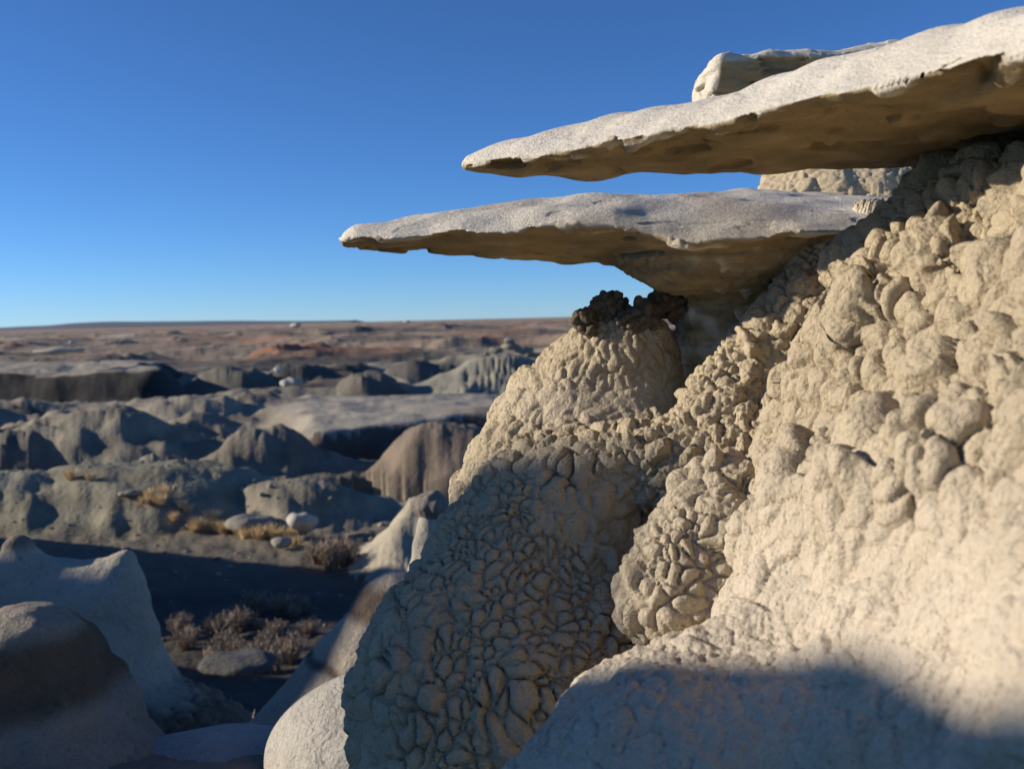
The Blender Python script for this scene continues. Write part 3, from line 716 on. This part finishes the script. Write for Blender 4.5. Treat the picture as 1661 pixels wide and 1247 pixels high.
def tuft_mesh(seed, n, h, spread, mat, twig=False):
    r = random.Random(seed); vs, fs = [], []
    for _ in range(n):
        a = r.uniform(0, 6.283); t = r.random() ** .6 * spread; L_ = h * r.uniform(.55, 1.05)
        bx, by = math.cos(a) * t * .35, math.sin(a) * t * .35; lx, ly = math.cos(a) * t, math.sin(a) * t; w = h * (.018 if twig else .022)
        pa = r.uniform(0, 3.14); cx, cy = math.cos(pa) * w, math.sin(pa) * w; k = len(vs)
        pts = [(bx, by, 0), (bx + (lx - bx) * .4, by + (ly - by) * .4, L_ * .6), (lx + r.uniform(-.1, .1) * h, ly + r.uniform(-.1, .1) * h, L_)]
        for j, (x, y, zz) in enumerate(pts):
            ww = (1, .8, .25)[j]; vs += [(x - cx * ww, y - cy * ww, zz), (x + cx * ww, y + cy * ww, zz)]
        fs += [(k, k + 1, k + 3, k + 2), (k + 2, k + 3, k + 5, k + 4)]
        if twig:
            for _ in range(3):
                k = len(vs); q = [pts[1][i] + (pts[2][i] - pts[1][i]) * r.random() for i in range(3)]; e = [q[0] + r.uniform(-.2, .2) * h, q[1] + r.uniform(-.2, .2) * h, q[2] + r.uniform(.05, .25) * h]
                vs += [(q[0] - cx, q[1] - cy, q[2]), (q[0] + cx, q[1] + cy, q[2]), (e[0] + cx * .5, e[1] + cy * .5, e[2]), (e[0] - cx * .5, e[1] - cy * .5, e[2])]
                fs.append((k, k + 1, k + 2, k + 3))
    o = mesh_object('tuft', vs, fs, mat); me = o.data; bpy.data.objects.remove(o); return me
GRASS = [tuft_mesh(900 + i, 130, .42, .38, M_STRAW) for i in range(4)]
SHRUB = [tuft_mesh(950 + i, 110, .62, .46, M_TWIG, True) for i in range(4)]
def plant(name, me, u, v, d, sc, label, cat, group):
    p0 = ground_at(u, v, d); o = bpy.data.objects.new(name, me); scene.collection.objects.link(o)
    o.location = (p0[0], p0[1], floor_z(p0[0], p0[1]) - .03); o.scale = (sc, sc, sc * rng.uniform(.85, 1.15)); o.rotation_euler = (0, 0, rng.uniform(0, 6.28))
    tag(o, label, cat, group)
GROW = [(236, 857, 33), (256, 860, 33), (272, 858, 33.4), (284, 862, 32.6), (306, 861, 33), (322, 864, 32.4), (345, 862, 32.8), (362, 866, 32.2), (377, 864, 32.6), (398, 872, 31.2), (409, 868, 31.8), (421, 874, 31), (436, 870, 31.4), (468, 868, 31), (478, 880, 30), (246, 858, 33.2), (296, 860, 33), (333, 863, 32.6), (354, 864, 32.5), (387, 868, 32), (428, 872, 31.2), (446, 874, 31), (315, 866, 32.2), (264, 863, 32.8), (150, 850, 34.5), (120, 848, 34.8)]
for i, (u, v, d) in enumerate(GROW):
    plant('grass_tuft', GRASS[i % 4], u, v, d, rng.uniform(.7, 1.15), 'straw-coloured grass tufts in the sunlit row', 'grass tuft', 'grass tufts in the sunlit row')
for i, (u, v, d) in enumerate([(290, 985, 21), (310, 1000, 20.5), (300, 1020, 20), (350, 990, 21), (372, 972, 22), (385, 985, 21.5), (395, 965, 22.5), (402, 975, 22), (414, 962, 22.8), (420, 980, 21.6), (365, 1012, 20), (380, 1020, 19.6), (398, 1030, 19.2), (415, 1035, 19), (430, 1010, 20), (445, 995, 21), (455, 965, 22.6), (475, 970, 22.4), (490, 960, 22.8), (340, 1030, 19.2), (440, 1050, 18.4), (350, 1050, 18.4), (500, 985, 21), (470, 1030, 19)]):
    plant('dry_shrub', SHRUB[i % 4], u, v, d, rng.uniform(.4, .85), 'twiggy dry shrubs in the dark hollow between hoodoos', 'shrub', 'shrubs in the dark hollow')
for i, (u, v, d) in enumerate([(515, 918, 27.5), (530, 915, 27.8), (548, 920, 27.2), (562, 916, 27.6), (538, 926, 26.8)]):
    plant('dry_shrub', SHRUB[(i + 1) % 4], u, v, d, rng.uniform(.8, 1.1), 'pale dry shrubs above the dark-banded hoodoo', 'shrub', 'shrubs above the banded hoodoo')
for i, (u, v, d) in enumerate([(380, 1110, 10.4), (392, 1120, 10.2), (402, 1132, 10), (412, 1140, 9.8), (388, 1098, 10.8), (408, 1118, 10.3)]):
    plant('grass_tuft', GRASS[i % 4], u, v, d, rng.uniform(.6, .9), 'dull grass tufts right of the twin-peaked hoodoo', 'grass tuft', 'grass tufts in the gap')

# loose stones strewn over the valley floor
r_ = np.random.RandomState(8); sv_, sf_ = [], []
oct_v = np.array([(1, 0, 0), (-1, 0, 0), (0, 1, 0), (0, -1, 0), (0, 0, 1), (0, 0, -1), (.6, .6, .6), (-.6, .6, .5), (.6, -.6, .5), (-.6, -.6, .6)], float)
oct_f = [(4, 0, 6), (4, 6, 2), (0, 2, 6), (4, 2, 7), (4, 7, 1), (1, 7, 2), (4, 1, 9), (4, 9, 3), (9, 1, 3), (4, 3, 8), (4, 8, 0), (8, 3, 0), (5, 2, 0), (5, 1, 2), (5, 3, 1), (5, 0, 3)]
for k_ in range(700):
    y_ = math.exp(r_.uniform(math.log(5.5), math.log(46))); x_ = y_ * r_.uniform(-.56, .02); sz = min(.32, .03 + .05 * y_ / 15) * r_.uniform(.4, 1.0) ** 1.6
    vv = oct_v * (1 + r_.uniform(-.25, .25, (10, 3))) * sz * np.array([r_.uniform(.8, 1.3), 1, r_.uniform(.45, .8)]) + np.array([x_, y_, floor_z(x_, y_) - .02])
    sf_ += [tuple(np.array(t_) + len(sv_) * 10) for t_ in oct_f]; sv_.append(vv)
sv_ = np.concatenate(sv_)
tag(mesh_object('loose_stones', sv_, sf_, M_EARTH, np.repeat(r_.uniform(.12, .36, (700, 1)) * np.array([1, .9, .72]), 10, 0), smooth=False), 'small loose stones strewn over the shaded valley floor', 'stones', kind='stuff')

# each member of a row or cluster is told apart by its place in it, counted from the left
ORD = ['leftmost', 'second', 'third', 'fourth', 'fifth', 'sixth', 'seventh', 'eighth', 'ninth', 'tenth', 'eleventh', 'twelfth', 'thirteenth', 'fourteenth', 'fifteenth', 'sixteenth', 'seventeenth', 'eighteenth', 'nineteenth', 'twentieth', 'twenty-first', 'twenty-second', 'twenty-third', 'twenty-fourth', 'twenty-fifth', 'twenty-sixth']
rows = {}
for o in scene.objects:
    if o.get('group') and o['group'] != 'dark clods in a row under the lower wing': rows.setdefault(o['group'], []).append(o)
def column(o):
    c = np.array(o.location) if o.name.startswith(('grass', 'dry')) else np.array(o.data.vertices[0].co)
    return (c @ RGT) / (c @ FWD)
for g, os_ in rows.items():
    os_.sort(key=column)
    for k_, o in enumerate(os_):
        w = ORD[k_] if k_ == 0 else ('rightmost' if k_ == len(os_) - 1 else ORD[k_] + ' from left')
        o['label'] = w + ' of the ' + o['label']
